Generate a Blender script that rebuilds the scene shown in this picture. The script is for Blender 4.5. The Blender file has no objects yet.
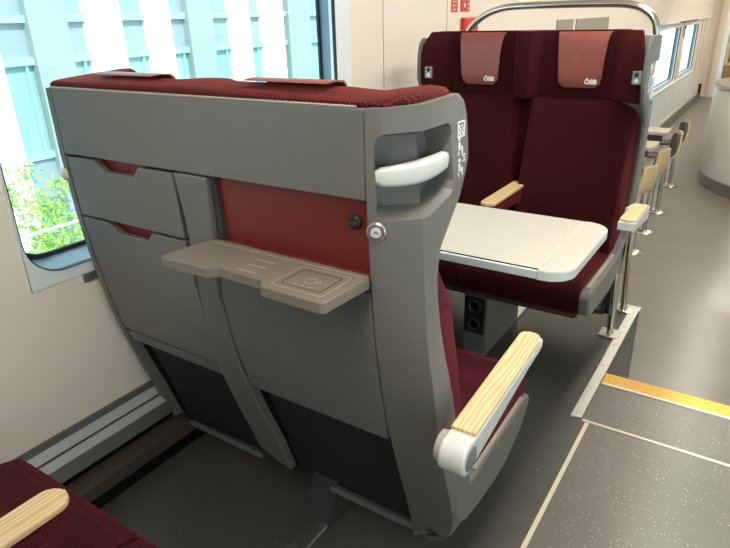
import bpy, bmesh, math, random
from mathutils import Vector, Matrix
random.seed(7)
C = bpy.context.scene.collection
PI = math.pi

# ---------------------------------------------------------------- materials
def mat(name, col, rough=.5, metal=0., spec=.5, sheen=0., coat=0., emit=None, estr=0.):
    m = bpy.data.materials.new(name); m.use_nodes = True
    b = m.node_tree.nodes['Principled BSDF']
    b.inputs['Base Color'].default_value = (*col, 1)
    b.inputs['Roughness'].default_value = rough
    b.inputs['Metallic'].default_value = metal
    b.inputs['Specular IOR Level'].default_value = spec
    b.inputs['Sheen Weight'].default_value = sheen
    b.inputs['Coat Weight'].default_value = coat
    if emit:
        b.inputs['Emission Color'].default_value = (*emit, 1)
        b.inputs['Emission Strength'].default_value = estr
    return m
def nt(m): return m.node_tree, m.node_tree.nodes, m.node_tree.links, m.node_tree.nodes['Principled BSDF']
def noisy(m, c0, c1, scale, detail=3, stretch=(1, 1, 1), lo=.3, hi=.7, bump=0., dist=.001, rough=None):
    t, n, l, b = nt(m)
    tc = n.new('ShaderNodeTexCoord'); mp = n.new('ShaderNodeMapping'); mp.inputs['Scale'].default_value = stretch
    nz = n.new('ShaderNodeTexNoise'); nz.inputs['Scale'].default_value = scale; nz.inputs['Detail'].default_value = detail
    rp = n.new('ShaderNodeValToRGB'); rp.color_ramp.elements[0].position = lo; rp.color_ramp.elements[1].position = hi
    rp.color_ramp.elements[0].color = (*c0, 1); rp.color_ramp.elements[1].color = (*c1, 1)
    l.new(tc.outputs['Object'], mp.inputs[0]); l.new(mp.outputs[0], nz.inputs['Vector'])
    l.new(nz.outputs['Fac'], rp.inputs[0]); l.new(rp.outputs[0], b.inputs['Base Color'])
    if bump:
        bp = n.new('ShaderNodeBump'); bp.inputs['Strength'].default_value = bump; bp.inputs['Distance'].default_value = dist
        l.new(nz.outputs['Fac'], bp.inputs['Height']); l.new(bp.outputs[0], b.inputs['Normal'])
    return m
def knit(name, dark, light, scale, bump=.5, lo=.45, hi=.75, sheen=.6, stint=(1,.3,.3)):
    """ribbed upholstery fabric: two crossed sets of ribs"""
    m = mat(name, dark, .85, spec=.15, sheen=sheen)
    t, n, l, b = nt(m)
    b.inputs['Sheen Tint'].default_value = (*stint, 1)
    b.inputs['Sheen Roughness'].default_value = .35
    tc = n.new('ShaderNodeTexCoord')
    mpp = n.new('ShaderNodeMapping'); mpp.inputs['Rotation'].default_value = (.0,.35,.55); l.new(tc.outputs['Object'], mpp.inputs[0])
    ws = []
    for ax, sc in (('X', scale), ('Y', scale), ('Z', scale)):
        w = n.new('ShaderNodeTexWave'); w.wave_type = 'BANDS'; w.bands_direction = ax
        w.inputs['Scale'].default_value = sc; w.inputs['Distortion'].default_value = .8; w.inputs['Detail'].default_value = 1
        w.inputs['Detail Scale'].default_value = 3
        l.new((mpp if scale > 50 else tc).outputs[0 if scale > 50 else 'Object'], w.inputs['Vector']); ws.append(w)
    mx = n.new('ShaderNodeMath'); mx.operation = 'MULTIPLY'; l.new(ws[0].outputs['Fac'], mx.inputs[0])
    ad = n.new('ShaderNodeMath'); ad.operation = 'MAXIMUM'; l.new(ws[1].outputs['Fac'], ad.inputs[0]); l.new(ws[2].outputs['Fac'], ad.inputs[1])
    l.new(ad.outputs[0], mx.inputs[1])
    rp = n.new('ShaderNodeValToRGB'); rp.color_ramp.elements[0].position = lo; rp.color_ramp.elements[1].position = hi
    rp.color_ramp.elements[0].color = (*dark, 1); rp.color_ramp.elements[1].color = (*light, 1)
    l.new(mx.outputs[0], rp.inputs[0]); l.new(rp.outputs[0], b.inputs['Base Color'])
    bp = n.new('ShaderNodeBump'); bp.inputs['Strength'].default_value = bump; bp.inputs['Distance'].default_value = .0015
    l.new(mx.outputs[0], bp.inputs['Height']); l.new(bp.outputs[0], b.inputs['Normal'])
    return m

M = {}
M['shell'] = noisy(mat('warm_grey_plastic', (.150,.142,.129), .42, spec=.45), (.145,.137,.125), (.155,.147,.133), 40, bump=.02)
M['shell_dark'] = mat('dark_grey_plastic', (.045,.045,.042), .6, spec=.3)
M['gap'] = mat('black_gap', (.008,.008,.008), .8, spec=.1)
M['red_plastic'] = noisy(mat('red_plastic', (.16,.018,.014), .42, spec=.45), (.155,.017,.013), (.165,.02,.015), 8)
M['white'] = mat('white_plastic', (.62,.63,.61), .35, spec=.5)
M['tabletop'] = noisy(mat('table_laminate', (.6,.57,.5), .3, spec=.5), (.6,.575,.51), (.62,.59,.525), 6)
M['tabledge'] = mat('table_edge_white', (.62,.66,.68), .35)
M['velvet'] = noisy(mat('maroon_velvet', (.032,.003,.005), .8, spec=.1, sheen=.24), (.024,.002,.004), (.038,.004,.006), 120, bump=.15)
M['velvet'].node_tree.nodes['Principled BSDF'].inputs['Sheen Tint'].default_value = (.8,.12,.1,1)
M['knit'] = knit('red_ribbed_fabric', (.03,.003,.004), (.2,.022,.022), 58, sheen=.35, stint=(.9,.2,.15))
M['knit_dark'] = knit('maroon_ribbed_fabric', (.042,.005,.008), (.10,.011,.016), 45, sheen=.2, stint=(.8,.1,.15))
M['leather'] = noisy(mat('red_brown_leather', (.25,.07,.055), .38, spec=.5), (.24,.062,.05), (.265,.076,.06), 30, bump=.03)
M['chrome'] = mat('polished_steel', (.62,.6,.56), .2, metal=1)
M['brushed'] = mat('brushed_steel', (.55,.54,.5), .38, metal=1)
M['alu'] = mat('aluminium_strip', (.58,.56,.52), .4, metal=.6)
M['wallc'] = noisy(mat('cream_panel', (.84,.765,.665), .38, spec=.4), (.83,.755,.655), (.85,.775,.675), 3)
M['ceil'] = mat('ceiling_panel', (.78,.74,.66), .5)
M['surround'] = mat('pale_window_surround', (.78,.84,.85), .35)
M['jamb'] = mat('blue_grey_window_frame', (.2,.26,.33), .35, metal=.3)
M['rubber'] = mat('black_rubber', (.012,.012,.014), .5)
M['yellow'] = noisy(mat('yellow_step_edge', (.6,.34,.05), .55), (.55,.3,.04), (.64,.38,.06), 60)
M['cream_line'] = mat('cream_floor_line', (.58,.52,.38), .5)
M['ventgrey'] = mat('grey_trim', (.13,.13,.125), .45, metal=.2)
M['ventlight'] = mat('light_trim', (.62,.64,.65), .35, metal=.2)
M['brownbox'] = mat('brown_grey_duct', (.06,.048,.038), .5)
M['whitepaint'] = mat('white_mark', (.85,.85,.82), .5)
M['tray'] = noisy(mat('tray_plastic', (.2,.17,.135), .42, spec=.45), (.195,.168,.135), (.205,.175,.14), 30)
M['trayline'] = mat('tray_pale_line', (.38,.33,.27), .4)
M['sign'] = mat('red_sign', (.62,.03,.025), .4)
M['greypanel'] = mat('grey_wall_panel', (.3,.28,.23), .5)
M['pad'] = mat('dark_grey_pad', (.07,.075,.08), .7)
M['tabgrey'] = mat('greige_tabletop', (.5,.45,.37), .5)
M['counter'] = mat('white_counter', (.66,.69,.68), .35)
M['countertop'] = noisy(mat('counter_top', (.3,.27,.22), .3), (.26,.23,.19), (.34,.31,.25), 15)
M['plinth'] = mat('steel_plinth', (.35,.34,.32), .35, metal=.8)
M['disc'] = mat('grey_disc', (.17,.18,.18), .45)
# wood
def wood(name, c0, c1):
    m = mat(name, c0, .42, spec=.4)
    t, n, l, b = nt(m)
    tc = n.new('ShaderNodeTexCoord'); mp = n.new('ShaderNodeMapping'); mp.inputs['Scale'].default_value = (1.2, .09, 1.2)
    w = n.new('ShaderNodeTexWave'); w.bands_direction = 'X'; w.inputs['Scale'].default_value = 24; w.inputs['Distortion'].default_value = 9
    w.inputs['Detail'].default_value = 3; w.inputs['Detail Scale'].default_value = 1.2
    rp = n.new('ShaderNodeValToRGB'); rp.color_ramp.elements[0].color = (*c1, 1); rp.color_ramp.elements[1].color = (*c0, 1)
    rp.color_ramp.elements[0].position = .0; rp.color_ramp.elements[1].position = .8
    l.new(tc.outputs['Object'], mp.inputs[0]); l.new(mp.outputs[0], w.inputs['Vector']); l.new(w.outputs['Fac'], rp.inputs[0]); l.new(rp.outputs[0], b.inputs['Base Color'])
    return m
M['wood'] = wood('pale_ash_wood', (.78,.58,.34), (.62,.41,.2))
M['plywood'] = wood('plywood', (.66,.5,.3), (.55,.4,.22))
M['wood_dark'] = wood('brown_wood', (.35,.22,.11), (.24,.14,.07))
# net
def net():
    m = mat('black_mesh_net', (.03,.03,.03), .7, spec=.2)
    t, n, l, b = nt(m)
    tc = n.new('ShaderNodeTexCoord'); mp = n.new('ShaderNodeMapping'); mp.inputs['Scale'].default_value = (1,0,1); mp.inputs['Rotation'].default_value = (0,math.radians(45),0)
    v = n.new('ShaderNodeTexVoronoi'); v.inputs['Scale'].default_value = 190; v.inputs['Randomness'].default_value = 0
    rp = n.new('ShaderNodeValToRGB'); rp.color_ramp.elements[0].color = (.004,.004,.004,1); rp.color_ramp.elements[1].color = (.06,.062,.062,1)
    rp.color_ramp.elements[0].position = .35; rp.color_ramp.elements[1].position = .55
    l.new(tc.outputs['Object'], mp.inputs[0]); l.new(mp.outputs[0], v.inputs['Vector']); l.new(v.outputs['Distance'], rp.inputs[0]); l.new(rp.outputs[0], b.inputs['Base Color'])
    bp = n.new('ShaderNodeBump'); bp.inputs['Strength'].default_value = .4; bp.inputs['Distance'].default_value = .001
    l.new(v.outputs['Distance'], bp.inputs['Height']); l.new(bp.outputs[0], b.inputs['Normal'])
    return m
M['net'] = net()
def floormat(name, c0, c1, speck, rough=.38):
    m = mat(name, c0, rough, spec=.4)
    t, n, l, b = nt(m)
    tc = n.new('ShaderNodeTexCoord')
    nz = n.new('ShaderNodeTexNoise'); nz.inputs['Scale'].default_value = 3; nz.inputs['Detail'].default_value = 5
    rp = n.new('ShaderNodeValToRGB'); rp.color_ramp.elements[0].color = (*c0,1); rp.color_ramp.elements[1].color = (*c1,1)
    rp.color_ramp.elements[0].position=.35; rp.color_ramp.elements[1].position=.65
    v = n.new('ShaderNodeTexVoronoi'); v.inputs['Scale'].default_value = 95
    lt = n.new('ShaderNodeMath'); lt.operation = 'LESS_THAN'; lt.inputs[1].default_value = .16
    sp = n.new('ShaderNodeSeparateColor')
    gt = n.new('ShaderNodeMath'); gt.operation = 'LESS_THAN'; gt.inputs[1].default_value = speck
    mu = n.new('ShaderNodeMath'); mu.operation = 'MULTIPLY'
    mx = n.new('ShaderNodeMix'); mx.data_type = 'RGBA'; mx.inputs[7].default_value = (.45,.43,.36,1)
    l.new(tc.outputs['Object'], nz.inputs['Vector']); l.new(nz.outputs['Fac'], rp.inputs[0]); l.new(tc.outputs['Object'], v.inputs['Vector'])
    l.new(v.outputs['Distance'], lt.inputs[0]); l.new(v.outputs['Color'], sp.inputs[0]); l.new(sp.outputs[0], gt.inputs[0])
    l.new(lt.outputs[0], mu.inputs[0]); l.new(gt.outputs[0], mu.inputs[1]); l.new(mu.outputs[0], mx.inputs[0]); l.new(rp.outputs[0], mx.inputs[6])
    l.new(mx.outputs[2], b.inputs['Base Color'])
    return m
M['floor_seat'] = floormat('grey_floor_seating', (.066,.062,.056), (.077,.073,.066), .02)
M['floor_aisle'] = floormat('speckled_floor_aisle', (.112,.1,.081), (.128,.115,.094), .42)
M['floor_low'] = floormat('grey_floor_low', (.19,.175,.15), (.21,.195,.168), .0, .28)
M['lamp'] = mat('lamp_diffuser', (.9,.88,.8), .5, emit=(1,.918,.82), estr=20.5)
# outside
M['facade_white'] = mat('white_facade_pillar', (.9,.92,.9), .7)
M['facade_pale'] = mat('pale_green_pillar', (.30,.35,.335), .8)
M['facade_glass'] = mat('facade_glass', (.28,.34,.38), .25, spec=.5)
M['facade_teal'] = noisy(mat('teal_curtain_glass', (.25,.42,.42), .4), (.24,.40,.40), (.32,.47,.47), 3, stretch=(1,4,.3))
M['facade_beam'] = mat('pale_blue_beam', (.33,.56,.66), .5)
M['concrete'] = mat('concrete_ground', (.4,.42,.42), .8)
M['leaf'] = noisy(mat('green_leaf', (.3,.5,.08), .6), (.2,.45,.08), (.5,.68,.12), 12)
M['branch'] = mat('pale_branch', (.45,.42,.33), .7)
g = bpy.data.materials.new('window_glass'); g.use_nodes = True; n = g.node_tree.nodes; l = g.node_tree.links; n.clear()
o_ = n.new('ShaderNodeOutputMaterial'); mx = n.new('ShaderNodeMixShader'); tr = n.new('ShaderNodeBsdfTransparent'); gl = n.new('ShaderNodeBsdfGlossy')
tr.inputs[0].default_value = (.86,.97,.98,1); gl.inputs['Roughness'].default_value = .02; mx.inputs[0].default_value = .05
l.new(tr.outputs[0], mx.inputs[1]); l.new(gl.outputs[0], mx.inputs[2]); l.new(mx.outputs[0], o_.inputs[0]); M['glass'] = g

# ---------------------------------------------------------------- geometry helpers
def box(bm, x0, x1, y0, y1, z0, z1):
    v = [bm.verts.new(p) for p in ((x0,y0,z0),(x1,y0,z0),(x1,y1,z0),(x0,y1,z0),(x0,y0,z1),(x1,y0,z1),(x1,y1,z1),(x0,y1,z1))]
    for f in ((0,3,2,1),(4,5,6,7),(0,1,5,4),(1,2,6,5),(2,3,7,6),(3,0,4,7)): bm.faces.new([v[i] for i in f])
    return bm
def B(*a):
    bm = bmesh.new(); box(bm, *a); return bm
def loft(bm, secs, cap=True):
    """secs: list of rings of 3-D points, equal length"""
    rings = [[bm.verts.new(p) for p in s] for s in secs]
    k = len(rings[0])
    for a, b in zip(rings, rings[1:]):
        for i in range(k): bm.faces.new((a[i], a[(i+1) % k], b[(i+1) % k], b[i]))
    if cap: bm.faces.new(rings[0][::-1]); bm.faces.new(rings[-1])
    return bm
def prism(bm, pts, axis, a, b):
    def P(p, t):
        if axis == 'x': return (t, p[0], p[1])
        if axis == 'y': return (p[0], t, p[1])
        return (p[0], p[1], t)
    return loft(bm, [[P(p, a) for p in pts], [P(p, b) for p in pts]])
def PR(pts, axis, a, b):
    return prism(bmesh.new(), pts, axis, a, b)
def lathe(bm, prof, c=(0,0,0), axis='z', seg=32):
    """prof: (r, h) list"""
    def P(r, h, t):
        u, v = r*math.cos(t), r*math.sin(t)
        p = {'z':(u,v,h), 'x':(h,u,v), 'y':(u,h,v)}[axis]
        return (c[0]+p[0], c[1]+p[1], c[2]+p[2])
    rings = [[bm.verts.new(P(max(r,1e-4), h, 2*PI*i/seg)) for i in range(seg)] for r, h in prof]
    for a, b in zip(rings, rings[1:]):
        for i in range(seg): bm.faces.new((a[i], a[(i+1)%seg], b[(i+1)%seg], b[i]))
    bm.faces.new(rings[0][::-1]); bm.faces.new(rings[-1]); return bm
def tube(bm, path, r, seg=12, caps=True):
    path = [Vector(p) for p in path]; rings = []
    ref = None
    for i, p in enumerate(path):
        t = (path[min(i+1, len(path)-1)] - path[max(i-1, 0)]).normalized()
        if ref is None: ref = t.orthogonal().normalized()
        ref = (ref - t*ref.dot(t)).normalized(); b = t.cross(ref)
        rr = r[i] if isinstance(r, (list, tuple)) else r
        rings.append([bm.verts.new(p + rr*(math.cos(2*PI*k/seg)*ref + math.sin(2*PI*k/seg)*b)) for k in range(seg)])
    for a, b in zip(rings, rings[1:]):
        for k in range(seg): bm.faces.new((a[k], a[(k+1)%seg], b[(k+1)%seg], b[k]))
    if caps: bm.faces.new(rings[0][::-1]); bm.faces.new(rings[-1])
    return bm
def rrect(x0, x1, y0, y1, r, n=8):
    pts = []
    rs = r if isinstance(r, (list, tuple)) else (r,)*4   # corners: x1y1, x0y1, x0y0, x1y0
    for (cx, cy, a, q) in ((x1, y1, 0, rs[0]), (x0, y1, 90, rs[1]), (x0, y0, 180, rs[2]), (x1, y0, 270, rs[3])):
        sx = -1 if cx == x1 else 1; sy = -1 if cy == y1 else 1
        for i in range(n+1):
            t = math.radians(a + 90*i/n)
            pts.append((cx + sx*q + q*math.cos(t), cy + sy*q + q*math.sin(t)))
    return pts
def ring_prism(bm, outer, inner, axis, a, b):
    """frame between two outlines having the same number of points"""
    def P(p, t):
        return (t, p[0], p[1]) if axis == 'x' else ((p[0], t, p[1]) if axis == 'y' else (p[0], p[1], t))
    R = [[bm.verts.new(P(p, t)) for p in s] for s, t in ((outer, a), (outer, b), (inner, b), (inner, a))]
    k = len(outer)
    for j in range(4):
        A, Bq = R[j], R[(j+1) % 4]
        for i in range(k): bm.faces.new((A[i], A[(i+1)%k], Bq[(i+1)%k], Bq[i]))
    return bm
def obj(name, bm, m, parent=None, bev=0., seg=2, ang=35, sub=0, mats=None):
    bmesh.ops.recalc_face_normals(bm, faces=bm.faces[:])
    if all(e.is_manifold for e in bm.edges) and bm.calc_volume(signed=True) < 0: bmesh.ops.reverse_faces(bm, faces=bm.faces[:])
    for f in bm.faces: f.smooth = True
    for e in bm.edges:
        if len(e.link_faces) == 2:
            e.smooth = e.calc_face_angle(0) < math.radians(ang)
    me = bpy.data.meshes.new(name); bm.to_mesh(me); bm.free()
    o = bpy.data.objects.new(name, me); C.objects.link(o)
    me.materials.append(M[m] if isinstance(m, str) else m)
    if bev:
        md = o.modifiers.new('bevel', 'BEVEL'); md.width = bev; md.segments = seg; md.limit_method = 'ANGLE'
        md.angle_limit = math.radians(ang); md.harden_normals = True
        for p in me.polygons: p.use_smooth = True
    if sub:
        sm = o.modifiers.new('sub', 'SUBSURF'); sm.levels = sub; sm.render_levels = sub
    if parent: o.parent = parent
    return o
def thing(name, label, cat, loc=(0,0,0), rot=0, group=None):
    o = bpy.data.objects.new(name, None); C.objects.link(o); o.empty_display_size = .1
    o.location = loc; o.rotation_euler = (0,0,rot); o['label'] = label; o['category'] = cat
    if group: o['group'] = group
    return o
def tag(o, label, cat, group=None):
    o['label'] = label; o['category'] = cat
    if group: o['group'] = group
    return o
def struct(name, bm, m, bev=0., parent=None, **k):
    o = obj(name, bm, m, parent, bev, **k)
    if parent is None: o['kind'] = 'structure'
    return o
def text_bm(s, size, depth, bold=.0):
    cu = bpy.data.curves.new('lettering', 'FONT'); cu.body = s; cu.size = size; cu.extrude = depth; cu.offset = bold
    cu.align_x = 'CENTER'; cu.align_y = 'CENTER'; cu.resolution_u = 3
    o = bpy.data.objects.new('lettering', cu); C.objects.link(o); bpy.context.view_layer.update()
    dg = bpy.context.evaluated_depsgraph_get(); me = bpy.data.meshes.new_from_object(o.evaluated_get(dg))
    bpy.data.objects.remove(o); bpy.data.curves.remove(cu)
    bm = bmesh.new(); bm.from_mesh(me); bpy.data.meshes.remove(me); return bm
def boolean_cut(o, cutter_bm):
    me = bpy.data.meshes.new('cut'); bmesh.ops.recalc_face_normals(cutter_bm, faces=cutter_bm.faces[:])
    if cutter_bm.calc_volume(signed=True) < 0: bmesh.ops.reverse_faces(cutter_bm, faces=cutter_bm.faces[:])
    cutter_bm.to_mesh(me); cutter_bm.free()
    c = bpy.data.objects.new('cut', me); C.objects.link(c)
    par = o.parent; o.parent = None
    md = o.modifiers.new('b', 'BOOLEAN'); md.operation = 'DIFFERENCE'; md.object = c; md.solver = 'EXACT'; md.use_self = True
    # the boolean must come before the bevel
    while o.modifiers[0].name != 'b': o.modifiers.move(len(o.modifiers)-1, 0) if o.modifiers[-1].name == 'b' else None
    others = [mm for mm in o.modifiers if mm.name != 'b']
    for mm in others: mm.show_viewport = False; mm.show_render = False
    bpy.context.view_layer.update()
    dg = bpy.context.evaluated_depsgraph_get()
    new = bpy.data.meshes.new_from_object(o.evaluated_get(dg))
    o.modifiers.remove(o.modifiers['b'])
    for mm in others: mm.show_viewport = True; mm.show_render = True
    o.data = new; bpy.data.objects.remove(c); o.parent = par
    for p in new.polygons: p.use_smooth = True
    return o

# ---------------------------------------------------------------- double seat (local: x across, +y the way it faces, back at y = 0)
PROF = [(1.40,0),(1.294,0),(1.12,.0),(.95,.008),(.80,.022),(.64,.048),(.54,.07),(.47,.09),(.354,.125),(.28,.15),(.19,.175),(.10,.20),(0,.22)]
def prof(z):
    for (z1, a), (z0, b) in zip(PROF, PROF[1:]):
        if z0 <= z <= z1: return b + (a-b)*(z-z0)/(z1-z0)
    return 0
def interp(tab, z):
    """tab: (z, v) falling z"""
    if z >= tab[0][0]: return tab[0][1]
    for (z1, a), (z0, b) in zip(tab, tab[1:]):
        if z0 <= z <= z1: return b + (a-b)*(z-z0)/(z1-z0)
    return tab[-1][1]
def zsamples(z0, z1, step=.04):
    k = max(1, int(math.ceil((z1-z0)/step))); return [z0 + (z1-z0)*i/k for i in range(k+1)]
def panel(poly, t, off, step=.04):
    """flat outline in (x,z) bent along the profile of the back; t thick, forward"""
    bm = bmesh.new(); vs = [bm.verts.new((x, 0, z)) for x, z in poly]; f = bm.faces.new(vs)
    zs = [p[1] for p in poly]
    for z in zsamples(min(zs), max(zs), step)[1:-1]:
        bmesh.ops.bisect_plane(bm, geom=bm.verts[:]+bm.edges[:]+bm.faces[:], plane_co=(0,0,z), plane_no=(0,0,1))
    r = bmesh.ops.extrude_face_region(bm, geom=bm.faces[:])
    nv = set(v for v in r['geom'] if isinstance(v, bmesh.types.BMVert))
    for v in bm.verts:
        v.co.y = prof(v.co.z) + off + (t if v in nv else 0)
    return bm

def make_seat(label, loc, rot, mirror=False, flare=True, pan=.66, arm_tip=.42, fabric='velvet', top_fab=None, tray=True, post=False, detail=True, mid_x=-.033, mid_z=.66):
    s = -1 if mirror else 1
    wc = -.035 if flare else -.005
    top_fab = top_fab or fabric
    ZS = [.118,.128,.145,.165,.18,.22,.28,.34,.40,.46,.52,.58,.64,.70,.76,.82,.88,.94,1.0,1.05,1.09,1.13,1.16,1.19,1.22,1.25,1.27,1.285,1.296]
    zmap = lambda z: z if flare or z < 1.2 else 1.2+(z-1.2)*1.5
    root = thing('double_seat', label, 'train seat', loc, rot, 'double seats in facing rows')
    def mir(bm):
        if s < 0:
            for v in bm.verts: v.co.x = -v.co.x
        return bm
    def part(name, bm, m, parent=root, **k): return obj(name, mir(bm), m, parent, **k)
    L, R = (-.54 if flare else -.475), .46          # seams of the flat back
    PL, PRt = -.092, .02      # middle pillar
    # ---- backing behind the panels
    part('inner_shell', panel([(L-.004,.52),(R-.04,.52),(R-.04,1.27),(L-.004,1.27)], .03, .034), 'gap')
    # ---- top panel
    part('top_panel', panel([(L,1.122),(R-.003,1.122),(R-.003,1.296),(L,1.296)], .024, 0), 'shell', bev=.004)
    # ---- storage doors of the window-side seat
    a, b = L+.005, PL-.007
    nx = a + (b-a)*.28
    part('storage_door', panel([(a,.945),(b,.945),(b,1.115),(nx+.185,1.115),(nx+.155,1.088),(nx+.04,1.088),(nx,1.115),(a,1.115)], .02, .001), 'shell', bev=.0025)
    part('storage_door', panel([(a,.55),(b,.545),(b,.938),(nx+.185,.938),(nx+.155,.911),(nx+.04,.911),(nx,.938),(a,.938)], .02, .001), 'shell', bev=.0025)
    part('storage_pocket', panel([(nx-.02,.90),(nx+.20,.90),(nx+.20,1.12),(nx-.02,1.12)], .006, .025), 'red_plastic')
    # ---- pillar
    pil = [(PL,1.119),(PRt,1.119),(PRt-.012,.95),(PRt-.03,.80),(PRt-.032,.55),(PRt-.02,.40),(PRt-.005,.25),(.02,.13),(-.03,.15),(PL-.0,.19),(PL-.012,.35),(PL-.018,.5),(PL-.008,.68),(PL+.012,.90),(PL+.013,1.0)]
    part('centre_pillar', panel(pil, .07, -.004, .035), 'shell', bev=.006)
    # ---- red niche above the tray
    part('niche_panel', panel([(PRt-.01,.945),(R-.005,.945),(R-.005,1.125),(PRt-.01,1.125)], .008, .024), 'red_plastic')
    part('niche_rail', panel([(PRt+.0,.950),(R-.006,.950),(R-.006,.962),(PRt+.0,.962)], .02, .006), 'red_plastic', bev=.002)
    part('niche_shade', panel([(PRt-.004,.955),(PRt+.012,.955),(PRt+.012,1.119),(PRt-.004,1.119)], .03, .012), 'shell_dark')  # dark strip paints the shading on the niche's inner side
    lk = part('lock', lathe(bmesh.new(), [(.0,.001),(.0135,.001),(.0155,-.002),(.0155,-.006),(.012,-.009),(.0,-.009)], (R-.043,.024,1.069), 'y', 24), 'rubber')
    part('key_slot', B(R-.051,R-.035,.0125,.0155,1.0665,1.0715), 'chrome', lk)
    # ---- lower panel aisle-side seat
    part('lower_panel', panel([(PRt-.018,.545),(R-.005,.540),(R-.005,.94),(PRt-.006,.94),(PRt-.026,.80),(PRt-.028,.66)], .02, .001), 'shell', bev=.0025)
    # ---- ledge + nets
    for (x0, x1) in ((L+.012, PL-.01), (PRt-.025, R-.012)):
        bm = bmesh.new()
        loft(bm, [[(x, prof(.54)+.005, .537), (x, prof(.50)+.004, .498), (x, prof(.50)+.085, .498), (x, prof(.54)+.06, .537)] for x in (x0, x1)])
        part('ledge', bm, 'shell', bev=.002)
        part('mesh_pocket', panel([(x0+.03,.12),(x1+.01,.12),(x1,.484),(x0+.015,.484)], .02, .03), 'net')
        part('net_edge', panel([(x0+.014,.15),(x0+.03,.12),(x0+.03,.484),(x0+.0,.484)], .03, .025), 'gap')
        bm = bmesh.new()
        loft(bm, [[(x,.212,.104),(x,.196,.112),(x,.203,.128),(x,.222,.12)] for x in ((x0+.065, x1-.01) if x0 < -.3 else (x0+.170, R+.02))])
        part('kick_bar', bm, 'ventgrey', bev=.002)
    # ---- aisle wing (hollowed for the hand hold)
    ex = .0 if flare else -.015
    BX = [(1.40,.539),(1.24,.54),(1.10,.55),(.92,.56),(.80,.575),(.68,.60),(.55,.607),(.40,.612),(.30,.612),(.25,.607),(.21,.597),(.17,.578),(.145,.56),(.118,.52)] if flare else [(1.4,.54),(.9,.54),(.5,.53),(.17,.53)]
    BY = [(1.40,.085),(1.10,.08),(.92,.077),(.80,.065),(.68,.056),(.55,.065),(.43,.09),(.28,.148),(.17,.17)]
    CY = [(1.40,.236),(1.296,.240),(1.285,.266),(1.27,.278),(1.25,.286),(1.21,.292),(1.155,.288),(1.10,.255),(1.05,.20),(1.01,.15),(.97,.13),(.90,.122),(.80,.12),(.68,.125),(.55,.15),(.46,.22),(.28,.24),(.22,.225),(.17,.225),(.118,.225)]
    def wing_sec(z):
        ax, ay = R, prof(z)+.0
        bx, by, cy = interp(BX, z), max(interp(BY, z), prof(z)), interp(CY, z)
        return ax, ay, bx, by, cy
    secs = []
    zs = ZS
    for z in zs:
        ax, ay, bx, by, cy = wing_sec(z)
        e = .0
        up = .004 if z > 1.29 else 0
        zc_ = z; z = zmap(z)
        th = .012 if not flare else 0
        kk = 1 if zc_ > 1.06 else 0.4
        secs.append([(ax,ay,z),(ax+(bx-ax)*.34, ay+(by-ay)*.16 - .002, z+up*.2),(bx-.006,by-.012,z+up*.4),(bx,by+.008,z+up*.5),(bx,cy-.02,z+up),(bx-.008,cy,z+up),(bx-.020,cy,z+up),(bx-.026,cy-.03,z+up),(bx-.03-.05*kk,cy-.05,z+up),(ax-.05*kk-.01,ay+.10,z),(ax-.05*kk-.01,ay+.037,z),(ax-.002,ay+.034,z)])
    w = part('aisle_wing', loft(bmesh.new(), secs), 'shell', bev=0, ang=28)
    # hollow
    if detail:
        cut = bmesh.new()
        def ringpt(u, z, d):
            """u 0..1 along the chamfer then 1..2 along the side; d depth inwards"""
            ax, ay, bx, by, cy = wing_sec(1.19)
            bx = interp(BX, z)
            if u <= 1: p = Vector((ax + (bx-ax)*u, ay + (by-ay)*u, z)); n_ = Vector((-(by-ay), (bx-ax), 0)).normalized()
            else: p = Vector((bx, by + (.145)*(u-1), z)); n_ = Vector((-1, 0, 0))
            n_ = Vector((-.72,.69,0)) if u <= 1 else Vector((-.72-.28*min(1,(u-1)/.5), .69*(1-min(1,(u-1)/.5)), 0)).normalized()
            q = p + n_*d; return (q.x, q.y, q.z)
        cols = []
        u0, u1, rc = .13, 1.80, .022
        us = [u0+.0, u0+.03, u0+.08, u0+.16, .4, .6, .8, .93, 1.0, 1.08, 1.2, 1.4, u1-.22, u1-.12, u1-.05, u1]
        def sl(u): return u*.11 if u <= 1 else .11 + (u-1)*.145      # distance along the surface
        for u in us:
            e_ = min(sl(u)-sl(u0), sl(u1)-sl(u)); k_ = rc - math.sqrt(max(0, rc*rc - max(0, rc-e_)**2)) if e_ < rc else 0
            lo_ = 1.083 + .016*max(0, (.4-u)) + .030*max(0, u-1.0) + k_; hi_ = 1.250 - k_
            tp_ = .014; ui = u0 + .1 + (u-u0)*(u1-u0-.2)/(u1-u0)
            cols.append([ringpt(u, lo_, -.03), ringpt(u, hi_, -.03), ringpt(u, hi_, 0), ringpt(ui, hi_-tp_, .052), ringpt(ui, lo_+tp_, .052), ringpt(u, lo_, 0)])
        loft(cut, cols)
        if s < 0:
            for v in cut.verts: v.co.x = -v.co.x
        boolean_cut(w, cut)
        me = w.data
        bmx = bmesh.new(); bmx.from_mesh(me)
        for e in bmx.edges:
            if len(e.link_faces) == 2: e.smooth = e.calc_face_angle(0) < math.radians(28)
        bmx.to_mesh(me); bmx.free()
        # grip
        ax, ay, bx, by, cy = wing_sec(1.19)
        pth = []
        A0 = Vector((ax+.010, ay+.010, 1.168)); Bv = Vector((bx+.004, by-.014, 1.166)); C0 = Vector((bx-.010, by+.118, 1.176))
        secs = []
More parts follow.
